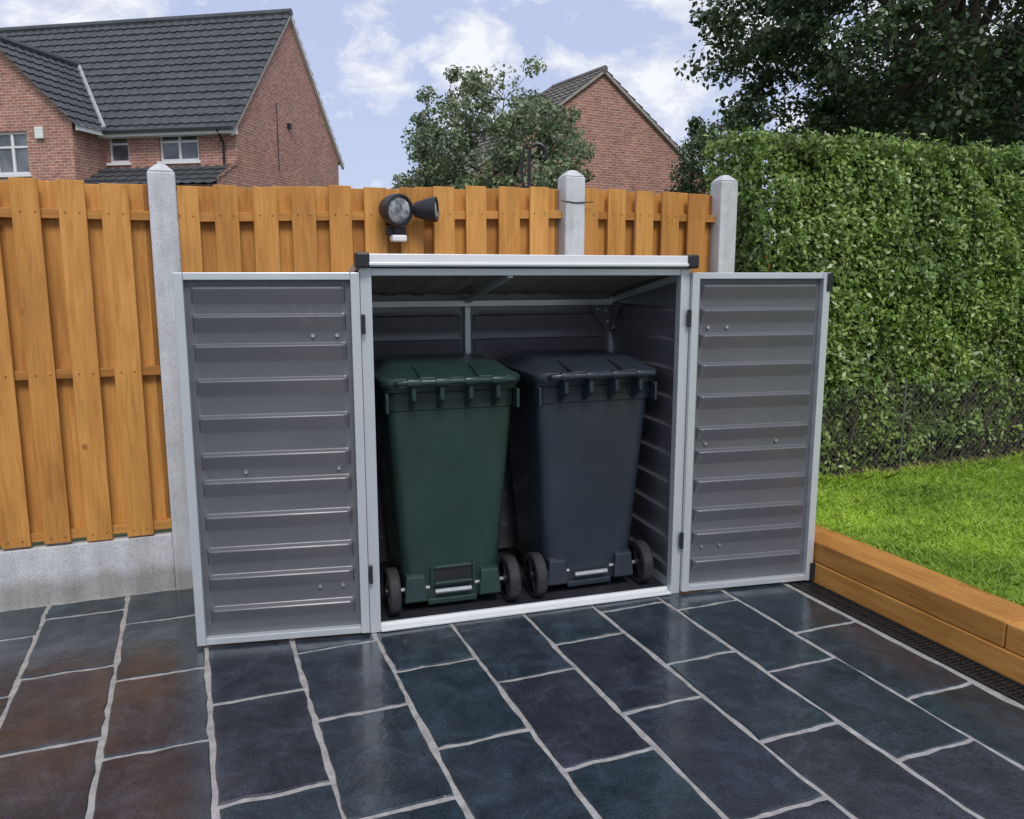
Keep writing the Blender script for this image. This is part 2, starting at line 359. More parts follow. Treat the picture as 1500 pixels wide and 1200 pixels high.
# ------------------------------------------------------------ hedge
hd=empty('hedge',(0,0,0),GY)
HC0,HC1,HD0,HD1,HZ0,HZ1=3.20,7.6,3.98,4.50,.18,2.25
def hoff(u,v,k): return .07*noise.noise(Vector((u*1.6,v*1.6,k)))+.085*noise.noise(Vector((u*4.5,v*4.5,k+9)))+.035*noise.noise(Vector((u*11,v*11,k+3)))
def bulge(z): return -.13*max(0,min(1,(z-1.35)/.6))
def hs(n,face):
    pts=np.zeros((n,3)); nor=np.zeros((n,3))
    for i in range(n):
        if face=='front':
            z=HZ0+random.random()*(HZ1-HZ0)
            if z<.36 and random.random()<.5: z=.36+random.random()*1.8
            u=HC0+bulge(z)+random.random()*(HC1-HC0)
            dep=abs(random.gauss(0,.06)); p=(u,HD0+dep+hoff(u,z,1)+(.06*(z-1.9)/.35 if z>1.9 else 0)+(.05*(1-z) if z<1 else 0),z); nn=(0,-1,.45)
        elif face=='top':
            u=HC0+bulge(2)+random.random()*(HC1-HC0); d=HD0+.03+random.random()*(HD1-HD0); p=(u,d,HZ1+hoff(u,d,4)*.7-abs(random.gauss(0,.04))+max(0,random.gauss(0,.03))); nn=(0,-.3,1)
        else:
            d=HD0+random.random()*(HD1-HD0); z=HZ0+random.random()*(HZ1-HZ0); p=(HC0+hoff(d,z,7)+abs(random.gauss(0,.05))+bulge(z),d,z); nn=(-1,-.2,.3)
        pts[i]=p; nor[i]=nn
    return pts,nor
def leaves(pts,nor,size,var=.4,jit=.75,asp=.5):
    n=len(pts); nr=nor/np.maximum(np.linalg.norm(nor,axis=1,keepdims=True),1e-6)+rng.normal(0,jit,(n,3)); nr/=np.linalg.norm(nr,axis=1,keepdims=True)
    t=rng.normal(0,1,(n,3)); t-= (t*nr).sum(1,keepdims=True)*nr; t/=np.linalg.norm(t,axis=1,keepdims=True)
    b=np.cross(nr,t); s=(size*(1+var*(rng.random(n)*2-1)))[:,None]
    a0=pts-t*s*.5; a3=pts+t*s*.5; m1=pts+b*s*asp*.5+nr*s*.08; m2=pts-b*s*asp*.5+nr*s*.08
    return np.stack([a0,m1-t*s*.08,a3,m2-t*s*.08],1)
f1=hs(68000,'front'); f2=hs(10000,'top'); f3=hs(7000,'end')
pts=np.concatenate([f1[0],f2[0],f3[0]]); nor=np.concatenate([f1[1],f2[1],f3[1]])
fastmesh('leaves',leaves(pts,nor,.038),4,M_hedge,hd)
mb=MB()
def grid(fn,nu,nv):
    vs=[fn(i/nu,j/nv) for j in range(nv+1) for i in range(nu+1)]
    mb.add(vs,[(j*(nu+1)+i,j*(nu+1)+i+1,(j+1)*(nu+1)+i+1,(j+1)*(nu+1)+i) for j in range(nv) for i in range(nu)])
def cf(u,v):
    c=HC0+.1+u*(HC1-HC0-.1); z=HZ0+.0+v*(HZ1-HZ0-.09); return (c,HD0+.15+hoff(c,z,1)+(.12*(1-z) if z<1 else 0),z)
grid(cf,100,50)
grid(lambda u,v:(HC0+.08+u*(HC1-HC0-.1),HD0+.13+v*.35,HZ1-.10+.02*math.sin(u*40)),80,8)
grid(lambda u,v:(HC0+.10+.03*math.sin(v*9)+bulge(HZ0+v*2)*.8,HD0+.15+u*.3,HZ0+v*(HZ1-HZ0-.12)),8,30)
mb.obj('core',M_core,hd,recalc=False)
mb=MB()
for k in range(520):
    c=HC0+random.random()*(HC1-HC0); d=HD0+random.uniform(.02,.16); z=HZ0
    pt=[(c,d,z)]; x=c
    L=random.uniform(.3,1.0)
    for s in range(1,5):
        x+=random.gauss(0,.04); pt.append((x,d+random.gauss(0,.02),z+L*s/4))
    mb.tube(pt,[.006,.005,.004,.003,.002],4,False)
for k in range(190):
    c=HC0+random.random()*(HC1-HC0); d=HD0+random.uniform(.0,.45)
    mb.tube([(c,d,HZ1-.1),(c+random.gauss(0,.03),d,HZ1+random.uniform(.0,.09))],[.003,.0015],4,False)
mb.obj('twigs',M_bark,hd)
n=900; pp=np.stack([3.0+rng.random(n)*4,3.80+rng.random(n)*.25,np.full(n,.188)+rng.random(n)*.01],1); nr=np.tile([0,0,1.],(n,1))
M_dead=leafmat('fallen_leaves_brown',[(.12,.07,.03),(.22,.14,.06),(.16,.15,.05)],.1,.8)
fastmesh('fallen_leaves',leaves(pp,nr,.035,.4,.3),4,M_dead,hd)
# chain link fence
cl=empty('chain_link_fence',(0,0,0),GY); mb=MB(); z0,z1=.17,.74; H=z1-z0
c=HC0-.3
while c<7:
    for sgn in (1,-1):
        a=c if sgn>0 else c+H
        p0=Vector((a,3.90,z0)); p1=Vector((a+sgn*H,3.90,z1))
        if min(p0.x,p1.x)>3.0:
            q=Vector((0,random.gauss(0,.006),0)); mb.tube([p0,(p0+p1)/2+q,p1+q],.0007,3,False)
    c+=.050
mb.tube([(3.0,3.9,z1),(7,3.9,z1)],.0012,4)
for c in (4.25,6.4): mb.tube([(c,3.91,0),(c,3.91,.78)],.006,8)
mb.obj('wire_mesh',M_wire,cl)
# ------------------------------------------------------------ shed
SY=rad(17.6); SW,SD=1.368,.75
sh=empty('bin_storage_shed',(-.560,3.165,0),SY)
def panel(name,w,z0,z1,lips,amp=.016,margin=.035,drop=.07,mat=M_panel,parent=None,x0=0,flip=1):
    zs=[(z1,0)]
    for L in lips: zs+=[(L,0),(L-.003,.08),(L-.008,.90),(L-.012,1),(L-.017,.97),(L-drop,.06),(L-drop-.008,0)]
    zs.append((z0,0)); zs=[z for z in zs if z0<=z[0]<=z1]
    zs.sort(key=lambda a:-a[0])
    xs=[(0,0),(margin,0),(margin+.006,.65),(margin+.016,.95),(margin+.022,1),(w-margin-.022,1),(w-margin-.016,.95),(w-margin-.006,.65),(w-margin,0),(w,0)]
    m=MB(); vs=[(x0+x,-flip*amp*mx*h,z) for (z,h) in zs for (x,mx) in xs]; k=len(xs)
    m.add(vs,[(j*k+i,j*k+i+1,(j+1)*k+i+1,(j+1)*k+i) for j in range(len(zs)-1) for i in range(k-1)])
    o=m.obj(name,mat,parent,smooth=True,angle=28); return o
lipL=[1.405,1.30,1.19,1.06,.92,.775,.67,.535,.40,.29,.16]
fr=MB()
fr.box(-.022,.022,-.012,.03,0,1.47); fr.box(SW-.022,SW+.022,-.012,.03,0,1.47)
fr.box(-.012,.02,SD-.03,SD,0,1.33); fr.box(SW-.02,SW+.012,SD-.03,SD,0,1.33)
fr.box(.022,SW-.022,-.008,.022,1.44,1.468)
fr.box(.02,SW-.02,SD-.028,SD-.004,1.288,1.318)
fr.box(SW*.43-.014,SW*.43+.014,SD-.034,SD-.006,.02,1.287)
fr.box(-.012,.012,.031,SD-.031,.003,.05); fr.box(SW-.012,SW+.012,.031,SD-.031,.003,.05)
for x in (0,SW):
    fr.hexa([(x-.012,.031,1.42),(x+.012,.031,1.42),(x+.012,SD-.031,1.30),(x-.012,SD-.031,1.30),(x-.012,.031,1.45),(x+.012,.031,1.45),(x+.012,SD-.031,1.33),(x-.012,SD-.031,1.33)])
fr.hexa([(SW*.43-.012,.024,1.43),(SW*.43+.012,.024,1.43),(SW*.43+.012,SD-.036,1.305),(SW*.43-.012,SD-.036,1.305),(SW*.43-.012,.024,1.45),(SW*.43+.012,.024,1.45),(SW*.43+.012,SD-.036,1.325),(SW*.43-.012,SD-.036,1.325)])
fr.obj('frame',M_alu,sh,bevel=.002)
mb=MB(); mb.box(-.01,SW+.01,SD-.006,SD+.003,1.312,1.352); mb.obj('rear_closure_strip',M_panel,sh)
mb=MB(); x=SW-.022
mb.add([(x,SD-.036,1.284),(x-.10,SD-.036,1.284),(x-.10,SD-.036,1.255),(x-.03,SD-.036,1.17),(x,SD-.036,1.15)],[(0,1,2,3,4)])
mb.add([(x-.002,SD-.04,1.284),(x-.002,SD-.16,1.30),(x-.002,SD-.15,1.27),(x-.002,SD-.06,1.17),(x-.002,SD-.04,1.15)],[(0,1,2,3,4)])
mb.obj('brackets',M_panel,sh)
mb=MB()
for (x,z) in ((SW-.05,1.262),(SW-.095,1.268),(SW-.04,1.205)): mb.tube([(x,SD-.037,z),(x,SD-.044,z)],.007,8)
mb.obj('bolts',M_zinc,sh)
mb=MB(); mb.box(.022,SW-.024,-.022,.012,.002,.015); mb.box(.022,SW-.024,.013,.030,.002,.026); mb.obj('threshold',M_white,sh,bevel=.003)
mb=MB(); mb.box(-.005,SW+.005,.036,SD-.01,.001,.012); mb.obj('floor_mat',M_floor,sh)
bw=panel('back_wall_a',SW*.43-.03,.03,1.29,[1.25,1.13,.97,.81,.65,.49,.33,.17],.018,.02,.08,parent=sh); bw.location=(.018,SD-.004,0)
bw=panel('back_wall_b',SW*.57-.03,.03,1.29,[1.25,1.13,.97,.81,.65,.49,.33,.17],.018,.02,.08,parent=sh); bw.location=(SW*.43+.012,SD-.004,0)
w1=panel('side_wall_right',SD-.03,.03,1.34,[1.30-.13*k for k in range(10)],.022,.0,.08,parent=sh); w1.rotation_euler=(0,0,rad(-90)); w1.location=(SW+.002,SD-.01,0)
w2=panel('side_wall_left',SD-.03,.03,1.34,[1.30-.13*k for k in range(10)],.022,.0,.08,parent=sh); w2.rotation_euler=(0,0,rad(90)); w2.location=(-.002,.02,0)
mb=MB()
for x in (-.004,SW+.004): mb.add([(x,.0,1.335),(x,SD-.004,1.31),(x,SD-.004,1.344),(x,.0,1.473)],[(0,1,2,3)])
mb.obj('side_wall_top',M_panel,sh)
mb=MB(); nseg=60; R=[]
for k in range(nseg+1):
    x=-.03+(SW+.06)*k/nseg; z=.006*(1 if (k%6) in (0,1,2) else 0)
    R.append(((x,-.02,1.478+z),(x,SD+.02,1.338+z)))
vs=[p for r in R for p in r]; mb.add(vs,[(2*i,2*i+2,2*i+3,2*i+1) for i in range(nseg)])
mb.obj('roof_sheet',M_roofp,sh)
mb=MB(); mb.box(.0,SW+.0,-.045,-.013,1.474,1.522); mb.box(.0,SW,-.052,-.046,1.478,1.49)
mb.box(.0,SW,SD+.01,SD+.03,1.33,1.365); mb.obj('roof_fascia',M_white,sh,bevel=.004)
mb=MB()
for x in (-.034,SW+.026): mb.hexa([(x,-.012,1.47),(x+.008,-.012,1.47),(x+.008,SD+.02,1.33),(x,SD+.02,1.33),(x,-.012,1.505),(x+.008,-.012,1.505),(x+.008,SD+.02,1.365),(x,SD+.02,1.365)])
mb.obj('roof_side_trim',M_alu,sh)
mb=MB()
for x in (-.04,SW-.012): mb.box(x,x+.052,-.055,.02,1.468,1.527)
for x in (-.04,SW+.01): mb.box(x,x+.03,SD-.02,SD+.035,1.325,1.37)
mb.obj('roof_corner_caps',M_black,sh,bevel=.008)
def door(name,hx,hy,yaw,side):
    dd=bpy.data.objects.new(name,None); link(dd,sh); dd.location=(hx,hy,0); dd.rotation_euler=(0,0,yaw)
    w=.665; z0,z1=.012,1.452; s=side
    def bx(m,a,b,*r):
        m.box(min(s*a,s*b),max(s*a,s*b),*r)
    m=MB(); F=.034
    bx(m,0,F,-.022,.014,z0,z1); bx(m,w-F,w,-.022,.014,z0,z1)
    bx(m,F,w-F,-.018,.012,z0,z0+F*.8); bx(m,F,w-F,-.018,.012,z1-F*.8,z1)
    m.obj(name+'_frame',M_alu,dd,bevel=.0025)
    x0=F if s>0 else -(w-F)
    p=panel(name+'_panel',w-2*F,z0+F*.8,z1-F*.8,lipL,.029,.020,.066,parent=dd,x0=x0); p.location=(0,.010,0)
    p=panel(name+'_skin',w-2*F,z0+F*.8,z1-F*.8,[],parent=dd,x0=x0); p.location=(0,.0125,0)
    m=MB()
    for (a,z) in ((.09,1.215),(.18,1.215),(.10,.695),(.45,.695),(.10,.215),(.19,.215)):
        m.tube([(s*a,.009,z),(s*a,-.001,z)],.0065,10)
    m.obj(name+'_screws',M_zinc,dd)
    m=MB()
    for z in (.22,1.22): bx(m,-.018,-.003,-.026,-.012,z,z+.075)
    if s>0:
        bx(m,w-.018,w+.006,-.03,.016,1.37,1.45); bx(m,w-.016,w+.008,-.03,.016,.015,.10)
    m.obj(name+'_hinges',M_black,dd,bevel=.002)
    return dd
door('door_left',-.024,-.012,rad(10.8)-SY,-1)
door('door_right',SW+.024,-.012,rad(12.9)-SY,1)
# ------------------------------------------------------------ wheelie bins
def wbin(x,y,yaw,mat,slot):
    a=SY; X=-.560+x*math.cos(a)-y*math.sin(a); Y=3.165+x*math.sin(a)+y*math.cos(a)
    e=empty('wheelie_bin',(X,Y,.012),SY+yaw)
    m=MB(); rings=[rrect(.40,.10,.46,.03,.04),rrect(.41,.085,.47,.045,.045),rrect(.435,.075,.49,.20,.05)]
    rings+=[rrect(.435+.1*t,.075-.035*t,.49+.08*t,.20+.68*t,.05) for t in (.33,.66,1)]
    rings+=[rrect(.545,.035,.575,.885,.052),rrect(.55,.03,.578,.955,.052),rrect(.572,.018,.59,.962,.055),rrect(.575,.015,.592,.992,.055)]
    m.loft(rings); m.obj('body',mat,e,smooth=True,angle=28)
    m=MB(); L=[]
    L+=[rrect(.588,.0,.60,.984,.06),rrect(.594,-.006,.606,.998,.06),rrect(.594,-.006,.606,1.010,.06),rrect(.58,.002,.598,1.020,.06),rrect(.54,.02,.58,1.028,.06),rrect(.50,.10,.545,1.048,.07),rrect(.47,.13,.53,1.060,.08),rrect(.44,.15,.51,1.064,.08)]
    m.loft(L); m.obj('lid',mat,e,smooth=True,angle=24)
    m=MB(); m.tube([(-.24,-.012,1.0),(-.235,-.042,1.008),(-.20,-.05,1.010),(.20,-.05,1.010),(.235,-.042,1.008),(.24,-.012,1.0)],.0135,10)
    for lx in (-.175,-.06,.06,.175):
        m.box(lx-.010,lx+.010,-.045,.03,.955,.998)
        m.add([(lx-.008,-.048,.935),(lx+.008,-.048,.935),(lx+.008,.04,.885),(lx-.008,.04,.885),(lx-.008,-.05,.99),(lx+.008,-.05,.99),(lx+.008,.04,.98),(lx-.008,.04,.98)],[(0,3,2,1),(4,5,6,7),(0,1,5,4),(1,2,6,5),(2,3,7,6),(3,0,4,7)])
        m.tube([(lx-.03,-.05,1.010),(lx+.03,-.05,1.010)],.019,10)
    for lx in (-.275,.275): m.box(lx-.006,lx+.006,.0,.06,.88,.96)
    m.obj('handle',mat,e,bevel=.003,smooth=True)
    m=MB()
    for lx in (-.12,.12): m.hexa([(lx-.03,-.055,1.018),(lx+.03,-.055,1.018),(lx+.03,.11,1.040),(lx-.03,.11,1.040),(lx-.03,-.055,1.030),(lx+.03,-.055,1.030),(lx+.03,.14,1.066),(lx-.03,.14,1.066)])
    m.obj('lid_hinges',mat,e,bevel=.004)
    m=MB()
    for lx in (-.165,.165): m.hexa([(lx-.05,.05,.05),(lx+.05,.05,.05),(lx+.05,.12,.03),(lx-.05,.12,.03),(lx-.04,.06,.16),(lx+.04,.06,.16),(lx+.04,.12,.18),(lx-.04,.12,.18)])
    m.box(-.11,.11,.072,.10,.022,.05)
    if slot:
        m.box(-.10,-.085,.058,.09,.11,.20); m.box(.085,.10,.058,.09,.11,.20); m.box(-.0845,.0845,.058,.09,.185,.20); m.box(-.0845,.0845,.052,.09,.115,.13)
    m.obj('axle_housing',mat,e,bevel=.006)
    if slot:
        m=MB(); m.box(-.084,.084,.068,.076,.131,.184); m.obj('slot_shade_panel',M_black,e)  # black panel inside the raised frame, standing in for shade in the slot
    m=MB(); m.tube([(-.27,.085,.10),(-.10,.085,.10)],.0095,10); m.tube([(.10,.085,.10),(.27,.085,.10)],.0095,10); m.tube([(-.08,.062,.085),(.08,.062,.085)],.011,10); m.obj('axle',M_zinc,e)
    m=MB(); h=MB()
    for sx in (-1,1):
        cx=sx*.262; prof=[(.074,-.024),(.094,-.024),(.10,-.016),(.10,.016),(.094,.024),(.074,.024)]
        rings=[]
        for r,o in prof: rings.append([(cx+o,.085+r*math.cos(2*math.pi*k/32),.10+r*math.sin(2*math.pi*k/32)) for k in range(32)])
        m.loft(rings,False)
        for o in (-.014,.014): m.add([(cx+o,.085+.08*math.cos(2*math.pi*k/32),.10+.08*math.sin(2*math.pi*k/32)) for k in range(32)],[tuple(range(32))])
        h.tube([(cx-.03,.085,.10),(cx+.03,.085,.10)],.024,16)
        for k in range(6):
            aa=k*math.pi/3; M=Matrix.Translation((cx,.085,.10))@Matrix.Rotation(aa,4,'X'); h.box(-.021,.021,.02,.076,-.005,.005,M)
    m.obj('wheels',M_rubber,e,smooth=True); h.obj('wheel_hubs',M_black,e)
    return e
wbin(.355,.045,0,M_green,True)
wbin(1.005,.055,rad(1.5),M_blue,False)
# ------------------------------------------------------------ security light
se=empty('security_light',(0,0,0),GY)
c,d,z=.945,3.955,1.735
m=MB(); m.box(c-.04,c+.045,d-.03,d-.002,z-.06,z+.05)
m.tube([(c,d-.03,z-.02),(c,d-.08,z-.02)],.02,12)
m.tube([(c+.02,d-.05,z+.0),(c+.12,d-.06,z+.005)],.014,10)
ax=Vector((.38,-1,-.10)).normalized(); hc=Vector((c-.035,d-.035,z+.012))
# open bowls: outer wall, rolled lip, inner wall, recessed floor
m.tube([hc,hc+ax*.012,hc+ax*.045,hc+ax*.075,hc+ax*.105,hc+ax*.107,hc+ax*.094],[.032,.058,.070,.074,.075,.066,.063],36,axis=ax)
ax2=Vector((1,-.50,.02)).normalized(); h2c=Vector((c+.080,d-.065,z+.010))
m.tube([h2c,h2c+ax2*.010,h2c+ax2*.045,h2c+ax2*.085,h2c+ax2*.115,h2c+ax2*.117,h2c+ax2*.104],[.018,.034,.045,.056,.060,.052,.049],30,axis=ax2)
m.tube([(c,d-.08,z-.04),(c,d-.08,z-.10)],.018,12)
m.box(c-.045,c+.045,d-.075,d-.03,z-.108,z-.07)
m.obj('housing',M_black,se,smooth=True)
m=MB(); m.tube([hc+ax*.0945,hc+ax*.100,hc+ax*.104],[.062,.054,.026],32,axis=ax)
m.tube([h2c+ax2*.1045,h2c+ax2*.109,h2c+ax2*.112],[.048,.042,.02],24,axis=ax2)
lm,nt,b=nmat('lamp_lens',.10,.0,.8); b.inputs['Metallic'].default_value=.25
r_=ramp(nt,noise_n(nt,coords(nt),24,2,.6,1.0),[(.36,(.28,.30,.32)),(.5,(.60,.62,.65)),(.62,(.85,.87,.9))]); nt.links.new(r_.outputs[0],b.inputs['Base Color'])
vo=nt.nodes.new('ShaderNodeTexWave'); vo.inputs['Scale'].default_value=22; vo.inputs['Distortion'].default_value=1; bump(nt,b,vo.outputs[0],.8,.006)
m.obj('lens',lm,se,smooth=True)
m=MB(); m.box(c-.034,c+.036,d-.125,d-.06,z-.140,z-.109); m.obj('sensor',M_upvc,se,bevel=.008)
m=MB(); m.tube([(2.915,3.94,1.80),(2.95,3.93,1.77),(3.02,3.93,1.80),(3.12,3.97,1.84)],.003,6)
m.tube([(2.0,3.922,1.815),(1.9,3.920,1.808),(1.82,3.925,1.815)],.003,6)
cb=m.obj('power_cable',M_black,None); cb.rotation_euler=(0,0,GY)
m=MB(); pts=[(0,0,0),(0,0,1.95)]+[(.05-.05*math.cos(a),0,1.95+.06*math.sin(a)+.02) for a in np.linspace(0,math.pi*1.3,10)]
m.tube(pts,.011,8); m.tube([(0,0,1.6),(-.03,0,1.75),(-.045,0,1.9),(-.03,0,2.02),(0,0,2.03)],.008,8)
h=m.obj('iron_plant_hook',M_black,None,smooth=True); h.location=(.10,4.95,.16)
# ------------------------------------------------------------ houses
class UVM:
    def __init__(s): s.v=[];s.f=[];s.u=[]
    def quad(s,pts,uvs):
        o=len(s.v); s.v+=[tuple(p) for p in pts]; s.f.append(tuple(range(o,o+len(pts)))); s.u+=list(uvs)
    def obj(s,name,mat,parent):
        me=bpy.data.meshes.new(name); me.from_pydata(s.v,[],s.f); uv=me.uv_layers.new(name='UVMap')
        for i,l in enumerate(me.loops): uv.data[i].uv=s.u[l.vertex_index]
        me.materials.append(mat); o=bpy.data.objects.new(name,me); link(o,parent); return o
def wallrect(U,o,ux,L,z0,z1,ops,inn,depth=.1):
    xs=sorted(set([0,L]+[v for p in ops for v in p[:2]])); zs=sorted(set([z0,z1]+[v for p in ops for v in p[2:]]))
    P=lambda x,z,dd=0:tuple(o+ux*x+inn*dd+Vector((0,0,z)))
    for i in range(len(xs)-1):
        for j in range(len(zs)-1):
            a,b,c,d=xs[i],xs[i+1],zs[j],zs[j+1]; mx,mz=(a+b)/2,(c+d)/2
            if any(p[0]<mx<p[1] and p[2]<mz<p[3] for p in ops): continue
            U.quad([P(a,c),P(b,c),P(b,d),P(a,d)],[(a,c),(b,c),(b,d),(a,d)])
    for (a,b,c,d) in ops:
        for q in ([(a,c),(a,d)],[(b,c),(b,d)],[(a,c),(b,c)],[(a,d),(b,d)]):
            (x0,y0),(x1,y1)=q; U.quad([P(x0,y0),P(x1,y1),P(x1,y1,depth),P(x0,y0,depth)],[(x0,y0),(x1,y1),(x1+depth,y1),(x0+depth,y0)])
def window(fm,gm,o,ux,inn,a,b,c,d,mull=1,tr=False,depth=.07):
    M=Matrix(((ux.x,inn.x,0,o.x),(ux.y,inn.y,0,o.y),(0,0,1,o.z),(0,0,0,1))); t=.065
    fm.box(a+.005,a+t,depth,depth+.06,c+.005,d-.005,M); fm.box(b-t,b-.005,depth,depth+.06,c+.005,d-.005,M)
    fm.box(a+t,b-t,depth,depth+.06,c+.005,c+t,M); fm.box(a+t,b-t,depth,depth+.06,d-t,d-.005,M)
    for k in range(mull):
        x=a+(b-a)*(k+1)/(mull+1); fm.box(x-t*.6,x+t*.6,depth-.005,depth+.06,c+t,d-t,M)
    if tr:
        fm.box(a+t,b-t,depth-.003,depth+.058,c+(d-c)*.62,c+(d-c)*.62+t*.8,M)
    fm.box(a-.06,b+.06,-.05,.03,c-.07,c-.005,M)
    gm.box(a+.03,b-.03,depth+.03,depth+.045,c+.03,d-.03,M)
def tileroof(name,o,ux,up,L,S,mat,parent,tw=.3,tc=.34,hip=0,hipside=1):
    o,ux,up=Vector(o),Vector(ux).normalized(),Vector(up).normalized(); nn=ux.cross(up).normalized()
    if nn.z<0: nn=-nn
    nu=int(L/tw*6); nc=max(1,int(round(S/tc))); rows=[]
    for j in range(nc): rows+=[(S*j/nc,.040),(S*(j+1)/nc,.0)]
    vs=[];fs=[]
    for (s,h) in rows:
        for i in range(nu+1):
            x=(L-hip*s/S)*i/nu; w=.026*max(0,math.sin(2*math.pi*x/tw))+h
            vs.append(o+ux*x+up*s+nn*w)
    for j in range(len(rows)-1):
        for i in range(nu): k=j*(nu+1)+i; fs.append((k,k+1,k+nu+2,k+nu+1))
    m=MB(); m.add(vs,fs); return m.obj(name,mat,parent,recalc=False)
h1=empty('brick_house',(-7.28,22.5,0),math.atan2(-.194,.98))
W=6.77; EZ=5.35; RZ=8.97; LL=15
X=Vector((1,0,0)); Y=Vector((0,1,0)); U=UVM(); fm=MB(); gm=MB()
o=Vector((-3.94,0,0)); ops=[(.12,.74,4.42,5.18),(1.66,2.83,4.42,5.2)]
wallrect(U,o,X,3.94,0,EZ,ops,Y)
window(fm,gm,o,X,Y,*ops[0],mull=0,tr=True); window(fm,gm,o,X,Y,*ops[1],mull=1,tr=True)
wallrect(U,Vector((-LL,0,0)),X,LL-8.18,0,EZ,[],Y)
o=Vector((-8.18,-1.2,0)); ops=[(1.35,2.87,4.03,5.12),(1.35,2.87,.9,2.2)]
wallrect(U,o,X,4.24,0,EZ,ops,Y); window(fm,gm,o,X,Y,*ops[0],mull=2,tr=True); window(fm,gm,o,X,Y,*ops[1],mull=2)
U.quad([(-8.18,-1.2,EZ),(-3.94,-1.2,EZ),(-6.06,-1.2,EZ+2.03)],[(0,EZ),(4.24,EZ),(2.12,EZ+2.03)])
U.quad([(-3.94,-1.2,0),(-3.94,0,0),(-3.94,0,EZ),(-3.94,-1.2,EZ)],[(0,0),(1.2,0),(1.2,EZ),(0,EZ)])
U.quad([(-8.18,-1.2,0),(-8.18,0,0),(-8.18,0,EZ),(-8.18,-1.2,EZ)],[(0,0),(1.2,0),(1.2,EZ),(0,EZ)])
U.quad([(0,0,0),(0,W,0),(0,W,EZ),(0,W/2,RZ-.05),(0,0,EZ)],[(0,0),(W,0),(W,EZ),(W/2,RZ),(0,EZ)])
U.quad([(-LL,0,0),(-LL,W,0),(-LL,W,EZ),(-LL,W/2,RZ-.05),(-LL,0,EZ)],[(0,0),(W,0),(W,EZ),(W/2,RZ),(0,EZ)])
U.quad([(-LL,W,0),(0,W,0),(0,W,EZ),(-LL,W,EZ)],[(0,0),(LL,0),(LL,EZ),(0,EZ)])
U.obj('walls',M_brick,h1)
sl=(RZ-EZ)/(W/2); ov=.28; S=math.hypot(W/2+ov,(W/2+ov)*sl)
tileroof('main_roof_front',(-LL-.1,-ov,EZ-ov*sl+.06),(1,0,0),(0,1,sl),LL+.2,S,M_tile,h1)
tileroof('main_roof_back',(-LL-.1,W+ov,EZ-ov*sl+.06),(1,0,0),(0,-1,sl),LL+.2,S,M_tile,h1)
m=MB(); m.tube([(-LL-.1,W/2,RZ+.07),(.1,W/2,RZ+.07)],.12,8); m.tube([(-6.06,-1.45,EZ+2.15),(-6.06,2.0,EZ+2.15)],.11,8); m.obj('ridge_tiles',M_tile,h1)
ws=2.03/2.12; WS=math.hypot(2.12+ov,(2.12+ov)*ws)
tileroof('wing_roof_right',(-3.94+ov,-1.42,EZ-ov*ws+.07),(0,1,0),(-1,0,ws),3.6,WS,M_tile,h1)
tileroof('wing_roof_left',(-8.18-ov,-1.42,EZ-ov*ws+.07),(0,1,0),(1,0,ws),3.6,WS,M_tile,h1)
m=MB(); m.tube([(-3.94+.2,-.2,EZ-.05),(-6.02,1.93,EZ+2.15)],.06,6); m.obj('lead_valley',simple('lead',(.3,.31,.32),(.45,.45,.46),5,.6),h1)
tileroof('lean_to_roof',(-3.93,-1.25,3.66),(1,0,0),(0,1,.5),3.98,1.36,M_tile,h1)
U=UVM(); U.quad([(-3.94,-1.1,0),(0.02,-1.1,0),(0.02,-1.1,3.68),(-3.94,-1.1,3.68)],[(0,0),(3.96,0),(3.96,3.68),(0,3.68)])
U.quad([(0.02,-1.1,0),(0.02,0,0),(0.02,0,4.45),(0.02,-1.1,3.85)],[(0,0),(1.1,0),(1.1,4.45),(0,3.85)]); U.obj('lean_to_walls',M_brick,h1)
m=MB(); m.box(-3.9,.06,-ov-.02,-.002,EZ-.30,EZ-.14); m.box(-LL,-8.3,-ov-.02,-.002,EZ-.30,EZ-.14); m.box(-3.94+ov-.05,-3.94+ov,-1.35,-.3,EZ-.28,EZ-.14)
ya,za,yb,zb=W+ov,EZ-ov*sl,W/2,RZ
m.hexa([(.003,ya,za-.06),(.10,ya,za-.06),(.10,yb,zb-.06),(.003,yb,zb-.06),(.003,ya,za+.055),(.10,ya,za+.055),(.10,yb,zb+.055),(.003,yb,zb+.055)])
m.obj('fascia_and_verge',M_upvc,h1)
m=MB(); ya=-ov
m.hexa([(.003,ya,za-.06),(.09,ya,za-.06),(.09,yb,zb-.06),(.003,yb,zb-.06),(.003,ya,za+.05),(.09,ya,za+.05),(.09,yb,zb+.05),(.003,yb,zb+.05)])
m.obj('mortar_verge',simple('verge_mortar',(.3,.28,.25),(.42,.40,.37),8,.8),h1)
m=MB(); m.box(-3.8,.1,-ov-.13,-ov-.021,EZ-.22,EZ-.15)
m.tube([(-.35,-ov-.06,EZ-.2),(-.35,-.06,EZ-.5),(-.35,-.06,4.3)],.035,8); m.box(.003,.1,3.0,3.15,5.7,5.85); m.tube([(.04,2.3,4.4),(.04,2.3,6.3)],.012,6); m.obj('gutter_and_downpipe',M_black,h1)
m=MB(); m.box(-8.18+3.18,-8.18+3.42,-1.29,-1.203,4.9,5.2); m.obj('alarm_box',M_upvc,h1,bevel=.02)
fm.obj('window_frames',M_upvc,h1); gm.obj('window_panes',M_glass,h1)
h2=empty('brick_house',(2.63,25,0),math.atan2(.485,.875))
hw=4.39; ez=4.13; rz=7.2; U=UVM(); DL=5.2; RL=2.7
U.quad([(-hw,0,0),(hw,0,0),(hw,0,ez),(0,0,rz),(-hw,0,ez)],[(0,0),(2*hw,0),(2*hw,ez),(hw,rz),(0,ez)])
